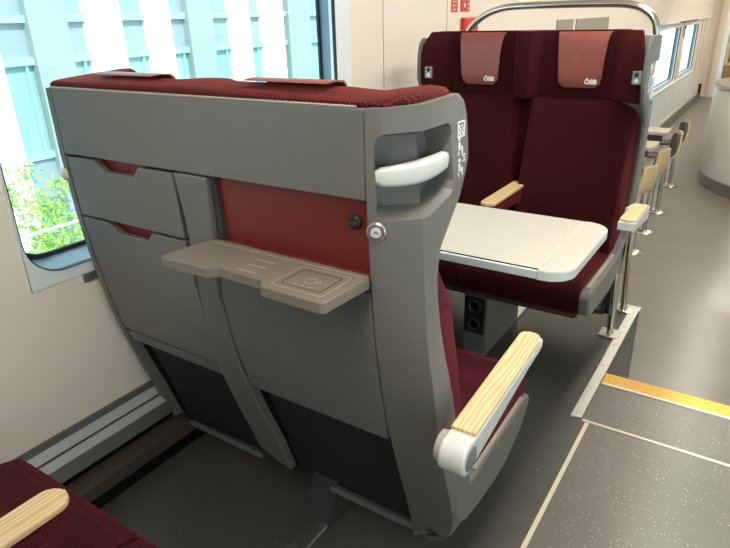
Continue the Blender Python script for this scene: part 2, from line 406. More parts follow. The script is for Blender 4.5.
        for i in range(13):
            t = i/12
            p = (1-t)**2*A0 + 2*t*(1-t)*Bv + t*t*C0
            dv = (2*(1-t)*(Bv-A0) + 2*t*(C0-Bv)).normalized(); nn = Vector((dv.y, -dv.x, 0))
            hgt = .017 + .004*math.sin(PI*t) - (.006 if i in (0,12) else 0); th = .011 + .004*math.sin(PI*t) - (.005 if i in (0,12) else 0)
            ring = []
            for (u, q) in rrect(-th, th, -hgt, hgt, .009, 4): ring.append(tuple(p + nn*(u-.004) + Vector((0,0,q))))
            secs.append(ring)
        part('hand_grip', loft(bmesh.new(), secs), 'white', ang=50, bev=.0)
        # round release button on the chamfer
        def disc(name, cpos, nrm, prof_, m, par=root):
            bm = lathe(bmesh.new(), prof_, (0,0,0), 'z', 28)
            rot_ = Vector(nrm).to_track_quat('Z','Y').to_matrix().to_4x4()
            bmesh.ops.transform(bm, matrix=Matrix.Translation(cpos) @ rot_, verts=bm.verts[:])
            return part(name, bm, m, par)
        bpos = Vector((R+.017, .006, 1.062)); bn = Vector((.33,-.95,.0)).normalized()
        bt = disc('release_button', bpos, bn, [(0,-.006),(.02,-.006),(.02,.002),(.0175,.005),(.013,.005),(.0125,.002),(0,.002)], 'brushed')
        disc('button_face', bpos, bn, [(0,.0),(.0108,.0),(.0108,.0038),(.0098,.0048),(0,.0048)], 'white', bt)
        # the button's little arrow
        am = bmesh.new()
        prism(am, [(-.0055,-.003),(0,.004),(.0055,-.003),(.0035,-.003),(0,.0012),(-.0035,-.003)], 'z', .0046, .0054)
        bmesh.ops.transform(am, matrix=Matrix.Translation(bpos) @ bn.to_track_quat('Z','Y').to_matrix().to_4x4(), verts=am.verts[:])
        part('arrow_mark', am, 'shell_dark', bt)
        disc('round_cap', Vector((-.566,.004,1.062)), Vector((-.72,-.69,0)), [(0,-.012),(.019,-.012),(.019,.003),(.017,.005),(0,.005)], 'white')
        # seat reservation pictograms, white, on the outer face
        pm = bmesh.new(); X0 = .5398; T = .0012
        xs_ = lambda z: interp(BX, z)
        def mk(y0, y1, z0, z1):
            x = xs_(z0); box(pm, x-.0005, x+T, y0, y1, z0, z1)
        def pic(y, z):
            # head, back, seat, lower leg of a sitting figure
            x = xs_(z); lathe(pm, [(0,-.0005),(.0042,-.0005),(.0042,T),(0,T)], (x, y-.006, z+.020), 'x', 12)
            for poly in ([(y-.009,z+.013),(y-.002,z+.013),(y+.000,z+.000),(y-.008,z-.002)], [(y-.008,z+.002),(y+.010,z+.004),(y+.010,z-.003),(y-.006,z-.004)], [(y+.006,z+.002),(y+.012,z+.002),(y+.013,z-.013),(y+.007,z-.013)], [(y-.010,z-.006),(y-.007,z-.005),(y-.005,z-.014),(y-.009,z-.014)]):
                prism(pm, poly, 'x', x-.0005, x+T)
        pic(.233, 1.190); pic(.230, 1.146)
        # frame with two marks (window / aisle)
        z0, z1, y0, y1 = 1.212, 1.245, .222, .255
        mk(y0, y1, z1-.003, z1); mk(y0, y1, z0, z0+.003); mk(y0, y0+.003, z0, z1); mk(y1-.003, y1, z0, z1)
        for (ya, za) in ((.228,1.223),(.241,1.223)):
            for dy, dz in ((0,0),(.005,.006),(0,.012),(.005,-.005)): mk(ya+dy, ya+dy+.005, za+dz-.002, za+dz+.003)
        for dy, dz in ((.010,.022),(.016,.028),(.010,.034),(.019,.022),(.019,.034)): mk(.232+dy, .236+dy, 1.138+dz, 1.142+dz)
        part('pictogram', pm, 'whitepaint')
    # ---- window side shell
    secs = []
    for z in ZS:
        cy = interp(CY, z); p = prof(z) + (.015 if z < .2 else 0)
        z = zmap(z)
        secs.append([(L-.002,p,z),(L-.020,p-.001,z),(L-.026,p+.010,z),(L-.020,cy-.012,z),(L-.017,cy-.004,z),(L-.010,cy-.004,z),(L-.006,cy-.03,z),(L+.03,p+.09,z),(L+.012,p+.045,z)])
    part('window_side_shell', loft(bmesh.new(), secs), 'shell', bev=0, ang=28)
    # ---- tray
    if tray:
        zt = .965; zt = .968
        pl = [(.02,.008),(.008,-.01),(-.008,-.132),(-.002,-.14),(.138,-.139),(.160,-.120),(.282,-.124),(.302,-.148),(.450,-.151),(.458,-.145),(.468,-.012),(.459,.004)]
        
        tr_ = part('folding_tray', PR(pl, 'z', zt-.024, zt), 'tray', bev=.0025, seg=2)
        part('hinge_strip', B(.03,.452,-.014,-.011,zt-.001,zt+.0008), 'trayline', tr_)
        bm = bmesh.new()
        for i in range(3):
            y = -.105 + .03*i; x = .225 + .0*i
            prism(bm, rrect(x-.027, x+.027, y-.002, y+.002, .0019, 3), 'z', zt-.001, zt+.0006)
        part('pale_marks', bm, 'trayline', tr_)
        bm = bmesh.new()
        ring_prism(bm, rrect(.325,.425,-.115,-.038,.006,3), rrect(.327,.423,-.113,-.040,.005,3), 'z', zt-.001, zt+.0006)
        part('square_outline', bm, 'shell_dark', tr_)
        bm = ring_prism(bmesh.new(), rrect(.311,.440,-.130,-.025,.008,3), rrect(.313,.438,-.128,-.027,.007,3), 'z', zt-.001, zt+.0008)
        part('raised_rim', bm, 'trayline', tr_)
        # embossed cup mark: two loops and strokes
        bm = ring_prism(bmesh.new(), rrect(.362,.388,-.092,-.066,.012,4), rrect(.364,.386,-.090,-.068,.010,4), 'z', zt-.001, zt+.0007)
        ring_prism(bm, rrect(.388,.399,-.086,-.072,.005,4), rrect(.390,.397,-.084,-.074,.003,4), 'z', zt-.001, zt+.0007)
        for q in range(3): box(bm, .352+.018*q, .360+.018*q, -.107, -.104, zt-.001, zt+.0007)
        part('cup_mark', bm, 'trayline', tr_)
        part('tray_hinge', B(.012,.456,.004,.03,.925,.952), 'shell_dark')
    # ---- head cushions: one lofted block with three wings
    fx = .0 if flare else -.012
    def head(z, k, o):
        f = .11 + .02*math.sin(k*PI)
        wy = interp(CY, z) - .012
        rr = .0 if z < 1.26 else (z-1.26)*.6
        w1 = (.54 if not flare else .54) - .024 - rr
        w0 = (L + .026 if flare else L - .014) + rr*.5
        z = zmap(z) + (.012 if not flare and z > 1.2 else 0)
        return [(w0,.045,z),(w0+.002,wy-.02-rr,z),(w0+.015,wy-.002-rr,z),(-.46,wy-.03-rr,z),(-.425,f+.02,z),(-.40,f-.01,z),(wc-.095,f-.01,z),(wc-.06,f,z),(wc-.032,f+.075,z),(wc,f+.085,z),(wc+.032,f+.075,z),(wc+.06,f,z),(wc+.095,f-.01,z),(.37,f-.01,z),(.40,f+.02,z),(.445,wy-.03-rr,z),(w1-.015,wy-.002-rr,z),(w1-.002,wy-.014-rr,z),(w1-.048,wy-.045-rr,z),(.435,.13,z),(.405,.07,z),(.38,.045,z)]
    secs = []
    for i, z in enumerate([1.085,1.12,1.16,1.20,1.24,1.27,1.29]+([1.298] if flare else [1.305])): secs.append(head(z, i/7, 0))
    part('headrest_cushion', loft(bmesh.new(), secs), fabric, bev=.006, ang=40)
    if flare:
        # cushion roll that laps over the shell's top edge
        lap = [(-.548,.006),(-.55,.10),(-.54,.235),(-.52,.25),(-.46,.22),(-.43,.135),(-.13,.115),(-.08,.15),(-.035,.16),(.0,.15),(.03,.125),(.37,.115),(.43,.14),(.47,.215),(.50,.235),(.520,.225),(.524,.19),(.522,.10),(.512,.06),(.485,.025),(.44,.006),(.2,.002),(0,.006),(-.25,.002)]
        def ring_(ins, z0, sl):
            out = []
            for x, y in lap:
                yy = y + (ins if y < .05 else (-ins if y > .11 else 0)); xx = x - math.copysign(ins if abs(x) > .48 else 0, x)
                zz = z0 + sl*min(yy, .12) + (.006*max(0, min(1, (yy-.10)/.1)) if x < -.4 and z0 > 1.3 else 0) - (.009 if .40 < x < .46 and z0 > 1.31 else 0) - (.006 if x > .46 and z0 > 1.3 else 0)
                out.append((xx, yy, zz))
            return out
        ft = loft(bmesh.new(), [ring_(0, 1.296, 0), ring_(0, 1.306, .04), ring_(.006, 1.312, .06), ring_(.02, 1.315, .07)])
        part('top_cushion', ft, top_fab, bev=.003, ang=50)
        part('top_highlight', tube(bmesh.new(), [(x, .003, 1.298) for x in (-.54,.44)], .003, 6), 'trayline')  # pale line paints the highlight along the shell's top edge
    part('back_lining', panel([(L+.03,.45),(.44,.45),(.44,1.07),(L+.03,1.07)], .02, .075), fabric)
    # ---- backrests
    FY = [(1.09,.125),(.95,.155),(.80,.20),(.65,.24),(.52,.27),(.42,.27)]
    for (x0, x1) in ((L+.03, wc-.03), (wc+.032, .50)):
        secs = []
        for z in [.40,.46,.52,.60,.68,.76,.84,.92,1.0,1.06,1.083]:
            f = interp(FY, z); b = prof(z)+.07; e = .02 if z > 1.06 else 0
            xa, xb = x0 + .0, x1
            if x1 > .3: xa = x0 + (1.083-z)*.04*-.2; xb = x1 + (.055*min(1, max(0, (1.0-z)/.12)) if flare else 0)
            f -= e
            secs.append([(xa,b,z),(xa,f-.01,z),(xa+.015,f+.03,z),(xa+.04,f+.028,z),(xa+.07,f,z),((xa+xb)/2,f-.008,z),(xb-.07,f,z),(xb-.04,f+.028,z),(xb-.015,f+.03,z),(xb,f-.01,z),(xb,b,z)])
        part('backrest_cushion', loft(bmesh.new(), secs), fabric, bev=.005, ang=40)
    # ---- seat pan
    for (x0, x1) in ((-.51, -.04), (-.034, .598 if flare else .49)):
        pts = [(.18,.345),(pan-.06,.325),(pan-.015,.335),(pan,.375),(pan,.42),(pan-.02,.455),(pan-.06,.468),(pan-.2,.463),(.26,.445),(.18,.44)]
        part('seat_cushion', PR(pts, 'x', x0, x1), fabric, bev=.014, seg=3, ang=50)
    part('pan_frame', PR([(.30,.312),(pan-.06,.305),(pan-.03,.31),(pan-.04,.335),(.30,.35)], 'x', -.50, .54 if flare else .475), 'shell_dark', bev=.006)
    xo = .614 if flare else .53
    sp = [(.13,.44),(.17,.41),(.22,.345),(pan-.06,.366),(pan-.01,.36),(pan+.004,.34),(pan-.002,.32),(pan-.06,.26),(.48,.212),(.38,.208),(.28,.216),(.20,.228),(.16,.25),(.13,.30)]
    if post: sp = [(.14,.52),(.20,.49),(.30,.44),(pan-.02,.445),(pan+.005,.42),(pan,.35),(pan-.05,.325),(.40,.31),(.25,.34),(.14,.40)]
    part('side_panel', PR(sp, 'x', xo-.045, xo), 'shell', bev=.012, seg=3, ang=40)
    part('lit_edge', PR([(.26,.447 if post else .3515),(pan-.05,.449 if post else .3685),(pan-.05,.443 if post else .363),(.26,.44 if post else .344)], 'x', xo-(.038 if flare else .03), xo-(.006 if flare else .016)), 'trayline')  # pale strip paints the light caught by the side panel's top edge
    # ---- pedestal and foot
    fxp = .10 if not mirror else -.0
    pd = [(.27,.30),(.235,.19),(.222,.14),(.15,.0),(.60,.0),(.60,.30)]
    if post: pd = [(.28,.31),(.26,.0),(.69,.0),(.69,.31)]
    px = (.085,.182) if not post else (-.02,.09)
    ped = part('pedestal', PR(pd, 'x', *px), 'shell' if post else 'shell_dark', bev=.004)  # the darker plastic stands in for the shadow under the seat
    part('foot_plate', PR(rrect(px[0]+(.036 if not post else .01), px[1]-.002, -.08 if not post else .03, .795, .02, 4), 'z', 0.0, .014), 'brushed', bev=.004)
    if post:
        yy = .69
        sb = part('socket_panel', B(px[0]+.004, px[1]-.008, yy-.001, yy+.006, .11, .29), 'rubber', bev=.003)
        for zc in (.155,.245):
            bm = lathe(bmesh.new(), [(0,.0),(.030,.0),(.030,.004),(.026,.006),(.022,.004),(.020,.001),(0,.001)], ((px[0]+px[1])/2-.002, yy+.005, zc), 'y', 24)
            part('socket', bm, 'shell_dark', sb)
        part('adjust_lever', B(-.43,-.36,pan-.06,pan-.0,.285,.297), 'shell_dark', bev=.002)
    # ---- aisle armrest
    if True:
        xi, xu = (.646,.705) if flare else (.565,.628)
        za = .702 if not post else .716; t0 = arm_tip
        # body in profile
        bm = bmesh.new()
        y0 = -.013 if not post else .32
        zc = .624; r_ = .038
        if not post:
            pts = []
            for i in range(13):
                t = math.radians(110 + 200*i/12); pts.append((y0 + r_*math.cos(t), zc + r_*math.sin(t)))
            pts = [(y0-.012, zc+.037)] + pts[1:]
            pts += [(y0+.09,.608),(t0-.1,.655),(t0-.02,.664),(t0,.668),(t0,za-.008),(y0+.02,zc+.038)]
        else:
            pts = [(y0,.64),(t0,.672),(t0,za-.01),(y0,za-.02)]
        arm = part('aisle_armrest', PR(pts, 'x', xi, xu), 'white', bev=.007 if not post else .004, seg=3, ang=40)
        ys = y0 + .022 if not post else y0+.02
        zt0, zt1 = (zc+.037, za-.008) if not post else (za-.02, za-.010)
        secs = []
        outl = rrect(xi+.002, xu-.002, ys, t0-.001, (.024,.024,.004,.004), 5)
        bmw = loft(bmesh.new(), [[(x, y, zt0 + (zt1-zt0)*(y-ys)/(t0-ys)-.004) for x, y in outl], [(x, y, zt0 + (zt1-zt0)*(y-ys)/(t0-ys)+.0095) for x, y in outl]])
        part('wood_top', bmw, 'wood', arm, bev=.003)
        if not post:
            part('pivot_disc', lathe(bmesh.new(), [(0,-.002),(.027,-.002),(.027,.001),(.025,.002),(0,.002)], (xu, y0, zc), 'x', 28), 'disc', arm)
            part('pivot_collar', lathe(bmesh.new(), [(0,-.007),(.034,-.007),(.034,.008),(0,.008)], (xi-.004, y0+.004, zc+.004), 'x', 28), 'trayline', arm)
        else:
            part('arm_bracket', PR([(y0-.12,.60),(y0+.02,.62),(y0+.02,.68),(y0-.12,.66)], 'x', xi-.03, xu-.025), 'white', arm, bev=.006)
    # ---- middle armrest
    mt = arm_tip; mx0 = mid_x-.034; mx1 = mid_x+.034; mz = mid_z
    mb = part('middle_armrest', PR([(.20,mz-.09),(mt-.06,mz-.055),(mt,mz-.035),(mt,mz-.012),(.20,mz-.012)], 'x', mx0+.004, mx1-.004), fabric, bev=.008, seg=3)
    outl = rrect(mx0, mx1, .20, mt+.002, (.034,.034,.004,.004), 8)
    part('wood_top', PR(outl, 'z', mz-.013, mz+.001), 'wood', mb, bev=.005, seg=3)
    # ---- leather covers with the white lettering
    for cxm in ((-.30, .225) if flare else (-.235, .235)):
        tp = [(.02,1.349),(.06,1.352),(.105,1.348),(.128,1.335),(.136,1.30),(.140,1.25),(.137,1.19),(.134,1.135)]
        if flare: tp = [(.06,1.332),(.09,1.334),(.115,1.331),(.130,1.322),(.137,1.30),(.140,1.25),(.137,1.19),(.134,1.135)]
        else: tp = [(y, z+.015 if z > 1.2 else z) for y, z in tp]
        n_ = len(tp); bm = bmesh.new(); grid = []
        cols = 9
        for j, (y, z) in enumerate(tp):
            k = max(0, (j-2)/(n_-3)); hw = .112 - .022*k
            row = []
            for i in range(cols):
                u = -1 + 2*i/(cols-1); dz = 0
                if j == n_-1: dz = .018*max(0, abs(u)-.75)/.25
                row.append((cxm + u*hw*s*s, y, z+dz))
            grid.append(row)
        outer = [[bm.verts.new(p) for p in r] for r in grid]
        inner = [[bm.verts.new((p[0], p[1]-.004, p[2]-.003)) for p in r] for r in grid]
        for j in range(n_-1):
            for i in range(cols-1):
                bm.faces.new((outer[j][i], outer[j][i+1], outer[j+1][i+1], outer[j+1][i])); bm.faces.new((inner[j][i], inner[j+1][i], inner[j+1][i+1], inner[j][i+1]))
        for i in range(cols-1):
            bm.faces.new((outer[0][i], inner[0][i], inner[0][i+1], outer[0][i+1])); bm.faces.new((outer[-1][i], outer[-1][i+1], inner[-1][i+1], inner[-1][i]))
        for j in range(n_-1):
            bm.faces.new((outer[j][0], outer[j+1][0], inner[j+1][0], inner[j][0])); bm.faces.new((outer[j][-1], inner[j][-1], inner[j+1][-1], outer[j+1][-1]))
        cv = part('headrest_cover', bm, 'leather', ang=60)
        tb = text_bm('ÖBB', .027, .0006, .0010)
        # stands on the cover's front, read from the front: local x runs the other way
        mx_ = Matrix(((-1,0,0,0),(0,0,1,0),(0,1,0,0),(0,0,0,1)))
        bmesh.ops.transform(tb, matrix=Matrix.Translation(((cxm*s) - .050, .1376, 1.158)) @ mx_, verts=tb.verts[:])
        obj('lettering', tb, 'whitepaint', cv)
    # ---- small control panels on the inner faces of the wings
    for sx in (-1, 1):
        xx = .465*sx + (0 if sx > 0 else -.0); yw = .235 - .03
        cp = bmesh.new(); box(cp, -.018, .018, -.003, .008, -.026, .026)
        cmat = Matrix.Translation(((.50 if sx > 0 else L+.045), .283, 1.195)) @ Matrix.Rotation(math.radians(10*sx), 4, 'Z')
        bmesh.ops.transform(cp, matrix=cmat, verts=cp.verts[:])
        c_ = part('control_panel', cp, 'plinth', bev=.003)
        for zq in (-.012, .012):
            bb = lathe(bmesh.new(), [(0,.006),(.009,.006),(.009,.009),(.006,.011),(0,.011)], (0,0,zq), 'y', 16)
            bmesh.ops.transform(bb, matrix=cmat, verts=bb.verts[:])
            part('reading_button', bb, 'rubber' if zq > 0 else 'white', c_)
    # ---- steel leg at the aisle side
    if post:
        bm = tube(bmesh.new(), [(.525,.19,.012),(.523,.23,.34)], .017, 16)
        lg = part('leg', bm, 'chrome')
        part('leg_plate', B(.48,.57,.145,.235,0,.012), 'brushed', lg, bev=.003)
    return root

# near seat seen from behind, far seat facing us, rear seat bottom left
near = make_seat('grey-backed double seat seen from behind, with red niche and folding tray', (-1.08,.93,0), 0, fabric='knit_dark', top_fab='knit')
far = make_seat('maroon velvet double seat facing us across the white table', (-.985,2.97,0), PI, mirror=True, flare=False, pan=.755, arm_tip=.62, post=True, tray=True, mid_x=.03, mid_z=.70)
rear = make_seat('maroon ribbed double seat at bottom left, only cushion and wood armrest in view', (-.91,-.21,0), 0, fabric='knit_dark', top_fab='knit', pan=.75, arm_tip=.62, mid_x=-.055, mid_z=.655)

# ---------------------------------------------------------------- table
t = thing('folding_table', 'white table with rounded end between the two facing seats', 'table', (-1.68,1.87,0))
def T(p): return [(x+1.68, y-1.87) for x, y in p]
obj('tabletop', PR(T([(-1.66,1.624),(-.487,1.624),(-.487,2.125),(-1.66,2.125)]), 'z', .733, .76), 'tabletop', t, bev=.004)
end = rrect(-.486,-.397,1.612,2.125,(.075,.001,.001,.075),8)
obj('table_flap', PR(T(end), 'z', .733, .76), 'tabletop', t, bev=.004)
obj('table_edge', PR(T([(-1.66,1.610),(-.487,1.610),(-.487,1.622),(-1.66,1.622)]), 'z', .731, .757), 'tabledge', t, bev=.003)
obj('edge_band', ring_prism(bmesh.new(), T(rrect(-.4859,-.395,1.610,2.127,(.077,.001,.001,.077),8)), T(rrect(-.4855,-.3975,1.6125,2.1245,(.075,.001,.001,.075),8)), 'z', .731, .7575), 'tabledge', t)
obj('groove', PR(T([(-1.66,1.6222),(-.487,1.6222),(-.487,1.6238),(-1.66,1.6238)]), 'z', .735, .7595), 'gap', t)
obj('under_beam', B(.0,.95,-.10,.10,.69,.733), 'shell', t, bev=.01)
obj('wall_bracket', B(.0,.03,-.16,.16,.56,.733), 'shell', t, bev=.005)

# ---------------------------------------------------------------- grab rail behind the far seat
pts = [(-.457,3.085,.0),(-.475,3.085,.6),(-.491,3.085,1.30)]
pts = [(-.462,3.085,.0),(-.492,3.085,.6),(-.503,3.085,1.30),(-.505,3.085,1.36),(-.520,3.085,1.405),(-.563,3.085,1.443),(-.62,3.085,1.465),(-.70,3.085,1.472),(-.85,3.085,1.474),(-1.033,3.085,1.474),(-1.18,3.085,1.472),(-1.245,3.085,1.463),(-1.31,3.085,1.440),(-1.37,3.085,1.40),(-1.40,3.085,1.36),(-1.418,3.085,1.30),(-1.43,3.085,.7),(-1.44,3.085,0)]
# smooth the bends
def smooth(p, it=2):
    p = [Vector(q) for q in p]
    for _ in range(it):
        q = [p[0]]
        for a, b in zip(p, p[1:]): q += [a*.75+b*.25, a*.25+b*.75]
        q.append(p[-1]); p = q
    return p
rl = thing('grab_rail', 'curved steel grab rail arching over the back of the facing seat', 'rail', (-.462,3.085,0))
bm = tube(bmesh.new(), [(q.x+.462, 0, q.z) for q in smooth(pts)], .0165, 14)
obj('tube', bm, 'chrome', rl)
for x in (0, -.978): obj('floor_flange', lathe(bmesh.new(), [(0,0),(.042,0),(.042,.008),(.022,.012),(.018,.03),(0,.03)], (x,0,0), 'z', 24), 'chrome', rl)

# ---------------------------------------------------------------- floors, steps, strips
bm = bmesh.new(); box(bm, -1.68,-.391,-2.5,3.13,-.05,0); box(bm, -.391,-.367,-2.5,2.037,-.05,0); struct('floor', bm, 'floor_seat')
bm = bmesh.new(); box(bm, -.367,1.25,-2.5,2.037,-.05,0); box(bm, -.391,1.25,2.037,2.40,-.05,0); struct('floor', bm, 'floor_aisle')
struct('floor', B(-1.68,1.25,3.13,17.4,-.65,-.6), 'floor_low')
struct('floor', B(-.39,1.25,2.40,3.13,-.65,-.6), 'floor_low')
struct('floor_riser', B(-.39,1.25,2.36,2.40,-.6,-.051), 'ventgrey')
struct('floor_step', B(-.385,1.25,2.401,2.68,-.6,-.2), 'floor_low')
struct('floor_step', B(-.385,1.25,2.681,2.96,-.6,-.4), 'floor_low')
struct('wall_platform', B(-.41,-.391,2.40,3.13,-.6,-.051), 'ventgrey')
struct('wall_platform', B(-1.68,-.391,3.11,3.13,-.6,-.051), 'wallc')
# aluminium strip with screws along the platform edge
st = struct('trim_1', PR([(-.434,2.035),(-.394,2.042),(-.391,3.095),(-.385,3.10),(-.385,3.15),(-.50,3.15),(-.50,3.12),(-.434,3.11)], 'z', .0, .008), 'alu', bev=.002)
for i in range(6):
    obj('screw', lathe(bmesh.new(), [(0,.0),(.006,.0),(.006,.0012),(0,.0018)], (-.415,2.06+.205*i,.008), 'z', 12), 'brushed', st)
struct('trim_2', B(-.395,1.25,2.392,2.418,-.03,.004), 'yellow', bev=.002)
struct('trim_2', B(-.388,1.25,2.340,2.3915,.0002,.0035), 'yellow')
struct('trim_3', B(-.388,1.25,2.325,2.3395,.0002,.003), 'cream_line')
struct('trim_4', B(-.388,1.25,2.031,2.043,.0002,.0025), 'cream_line')
struct('trim_5', B(-.375,-.361,-2.4,2.0275,.0002,.0025), 'cream_line')

# ---------------------------------------------------------------- walls
def wall_with_holes(x0, x1, y0, y1, z0, z1, holes, name, m):
    bm = bmesh.new(); ys = sorted({y0, y1, *[h[0] for h in holes], *[h[1] for h in holes]})
    for a, b in zip(ys, ys[1:]):
        hs = sorted([h for h in holes if h[0] <= a and h[1] >= b], key=lambda h: h[2]); z = z0
        for h in hs:
            if h[2] > z: box(bm, x0, x1, a, b, z, h[2])
            z = h[3]
        if z < z1: box(bm, x0, x1, a, b, z, z1)
    return struct(name, bm, m)
H1 = (.775, 2.42, .745, 1.82)
H2 = (9.6, 12.7, .20, 1.17); H3 = (13.2, 15.1, .20, 1.17)
wall_with_holes(-1.76, -1.68, -2.5, 17.4, -.65, 2.3, [H1, H2, H3, (-1.9,.35,.745,1.82)], 'wall_left', 'wallc')
R1 = (.2,.76,.9,1.0)
wall_with_holes(1.25, 1.33, -2.5, 17.4, -.65, 2.3, [(.6,2.3,.8,1.8),(-1.9,.2,.8,1.8),(4.0,6.0,.2,1.2),(8.5,10.5,.2,1.2)], 'wall_right', 'wallc')
struct('wall_back', B(-1.76,1.33,-2.58,-2.5,-.65,2.3), 'wallc')
struct('wall_end', B(-1.76,1.33,17.4,17.48,-.65,2.3), 'wallc')
struct('ceiling', B(-1.76,1.33,-2.58,17.48,2.3,2.36), 'ceil')
for y in (2.705, 3.40): struct('trim_6', B(-1.6805,-1.6792,y,y+.004,.30,2.3), 'ventgrey')

def window(name, y0, y1, z0, z1, r, full=True, X=-1.68, s=1):
    ww = bpy.data.objects.new(name, None); C.objects.link(ww); ww['kind'] = 'structure'; ww.location = (X, (y0+y1)/2, z0)
    yc, zc = (y0+y1)/2, z0
    def loc(pts): return [(a-yc, b-zc) for a, b in pts]
    o0 = rrect(y0, y1, z0, z1, .004, 8); i0 = rrect(y0+.006, y1-.115, z0+.034, z1-.055, r, 8)
    if not full: i0 = rrect(y0+.05, y1-.05, z0+.05, z1-.05, r, 8)
    obj('surround', ring_prism(bmesh.new(), loc(o0), loc(i0), 'x', -.03*s, .004*s), 'surround', ww, bev=.0015)
    a = .004
    def grow(pts, d):
        cy = sum(p[0] for p in pts)/len(pts); cz = sum(p[1] for p in pts)/len(pts); out = []
        for p in pts:
            out.append((p[0]+d*math.copysign(1, p[0]-cy), p[1]+d*math.copysign(1, p[1]-cz)))
        return out
    g0 = grow(i0,.012) if not full else rrect(y0+.004, 2.343, z0+.048, z1-.045, r, 8)
    dp = .11 if full else .075
    obj('gasket', ring_prism(bmesh.new(), loc(i0), loc(grow(i0,-.002)), 'x', -.012*s, .0055*s), 'rubber', ww)
    bm = bmesh.new(); loft(bm, [[(-.012*s,)+p for p in loc(i0)], [(-dp*s,)+p for p in loc(g0)]], cap=False)
    obj('window_frame', bm, 'jamb', ww)
    obj('inner_gasket', ring_prism(bmesh.new(), loc(grow(g0,.004)), loc(grow(g0,-.013)), 'x', -(dp+.008)*s, -(dp-.004)*s), 'rubber', ww)
    obj('pane', prism(bmesh.new(), loc(grow(g0,.004)), 'x', -(dp+.006)*s, -(dp+.0045)*s), 'glass', ww)
    return ww
window('window_1', .775, 2.42, .745, 1.82, .11)
window('window_2', *H2, .08, full=False)
window('window_3', *H3, .08, full=False)
window('window_4', -1.9, .35, .745, 1.82, .11, full=False)
for i, h in enumerate([(.6,2.3,.8,1.8),(-1.9,.2,.8,1.8),(4.0,6.0,.2,1.2),(8.5,10.5,.2,1.2)]):
    window('window_%d' % (5+i), *h, .1, full=False, X=1.25, s=-1)
# sill ledges of the far windows and the trim above them
struct('trim_7', PR([(-1.68,.19),(-1.645,.18),(-1.645,.16),(-1.68,.13)], 'y', 9.5, 15.2), 'surround', bev=.003)
struct('trim_8', PR([(-1.68,1.235),(-1.62,1.225),(-1.61,1.205),(-1.68,1.20)], 'y', 10.6, 16.9), 'surround', bev=.004)
struct('trim_9', B(-1.617,-1.608,12.0,14.2,1.200,1.222), 'rubber')
for y in (12.95, 15.7, 16.3): struct('trim_10', B(-1.681,-1.676,y,y+.02,-.3,1.19), 'ventgrey')
struct('trim_11', B(-1.5,-.9,17.33,17.4,-.6,2.3), 'wallc')
# pulled-in bracket under the near window
struct('trim_12', B(-1.68,-1.674,.935,.985,.716,.742), 'plinth')

# heater strips along the wall foot
struct('baseboard_left', PR([(-1.68,.272),(-1.673,.270),(-1.668,.25),(-1.68,.248)], 'y', -2.5, 3.1), 'ventgrey')
struct('baseboard_left', PR([(-1.68,.248),(-1.668,.249),(-1.660,.216),(-1.68,.216)], 'y', -2.5, 3.1), 'ventlight')
struct('baseboard_left', PR([(-1.68,.216),(-1.664,.216),(-1.664,.205),(-1.68,.205)], 'y', -2.5, 3.1), 'brownbox')
struct('baseboard_left', PR([(-1.68,.205),(-1.655,.205),(-1.648,.178),(-1.68,.178)], 'y', -2.5, 3.1), 'ventlight')
struct('baseboard_left', PR([(-1.68,.178),(-1.648,.178),(-1.630,.135),(-1.68,.135)], 'y', -2.5, 3.1), 'ventgrey')
struct('baseboard_left', PR([(-1.68,.135),(-1.652,.135),(-1.652,.10),(-1.68,.10)], 'y', -2.5, 3.1), 'gap')
struct('baseboard_left', PR([(-1.68,.10),(-1.585,.10),(-1.575,.095),(-1.570,.055),(-1.68,.055)], 'y', -2.5, 3.1), 'brownbox')
struct('baseboard_left', PR([(-1.68,.055),(-1.58,.055),(-1.58,.0),(-1.68,.0)], 'y', -2.5, 3.1), 'gap')
# daylight on the lower wall painted as a pale panel, then the low skirting
struct('painted_daylight', B(-1.68,-1.676,9.3,16.9,-.41,.14), 'surround')
struct('baseboard_left', PR([(-1.68,-.42),(-1.655,-.43),(-1.65,-.47),(-1.68,-.47)], 'y', 3.2, 17.2), 'ventlight')
struct('baseboard_left', PR([(-1.68,-.47),(-1.62,-.47),(-1.60,-.6),(-1.68,-.6)], 'y', 3.2, 17.2), 'ventgrey')
struct('wall_pillar', B(-1.66,-1.60,16.9,16.97,-.47,-.25), 'rubber')

# ---------------------------------------------------------------- notices and wall fittings
def plate(name, y0, y1, z0, z1, m, label, cat, group=None, t=.004):
    o = obj(name, B(0,t,-(y1-y0)/2,(y1-y0)/2,0,z1-z0), m, None, bev=.001); o.location = (-1.68,(y0+y1)/2,z0)
    return tag(o, label, cat, group)
n1 = plate('notice', 3.452,3.535,1.455,1.60,'sign','narrow red notice of white text on cream wall, left of the pair','notice')
bm = bmesh.new()
for i in range(6):
    w_ = random.uniform(.045,.066); box(bm, .004,.0046,-.034,-.034+w_,.012+.021*i,.018+.021*i)
obj('text_lines', bm, 'cream_line', n1)
n2 = plate('notice', 3.575,3.70,1.457,1.60,'sign','wide red notice with white pictogram on cream wall, right of the pair','notice')
bm = bmesh.new()
for i in range(5): box(bm, .004,.0046,.036,.052,.014+.024*i,.022+.024*i)
lathe(bm, [(0,.004),(.012,.004),(.012,.0046),(0,.0046)], (0,-.008,.035), 'x', 14)
prism(bm, [(-.03,.06),(-.02,.06),(.0,.10),(.02,.13),(.01,.135),(-.012,.105)], 'x', .004,.0046)
obj('pictogram', bm, 'whitepaint', n2)
rb = thing('emergency_box', 'red emergency box on the cream wall behind the grab rail', 'box', (-1.68,3.68,1.26))
obj('cover', B(0,.03,-.095,.105,0,.165), 'sign', rb, bev=.01, seg=3)
obj('latch', B(.03,.036,-.02,.03,.06,.10), 'sign', rb, bev=.002)
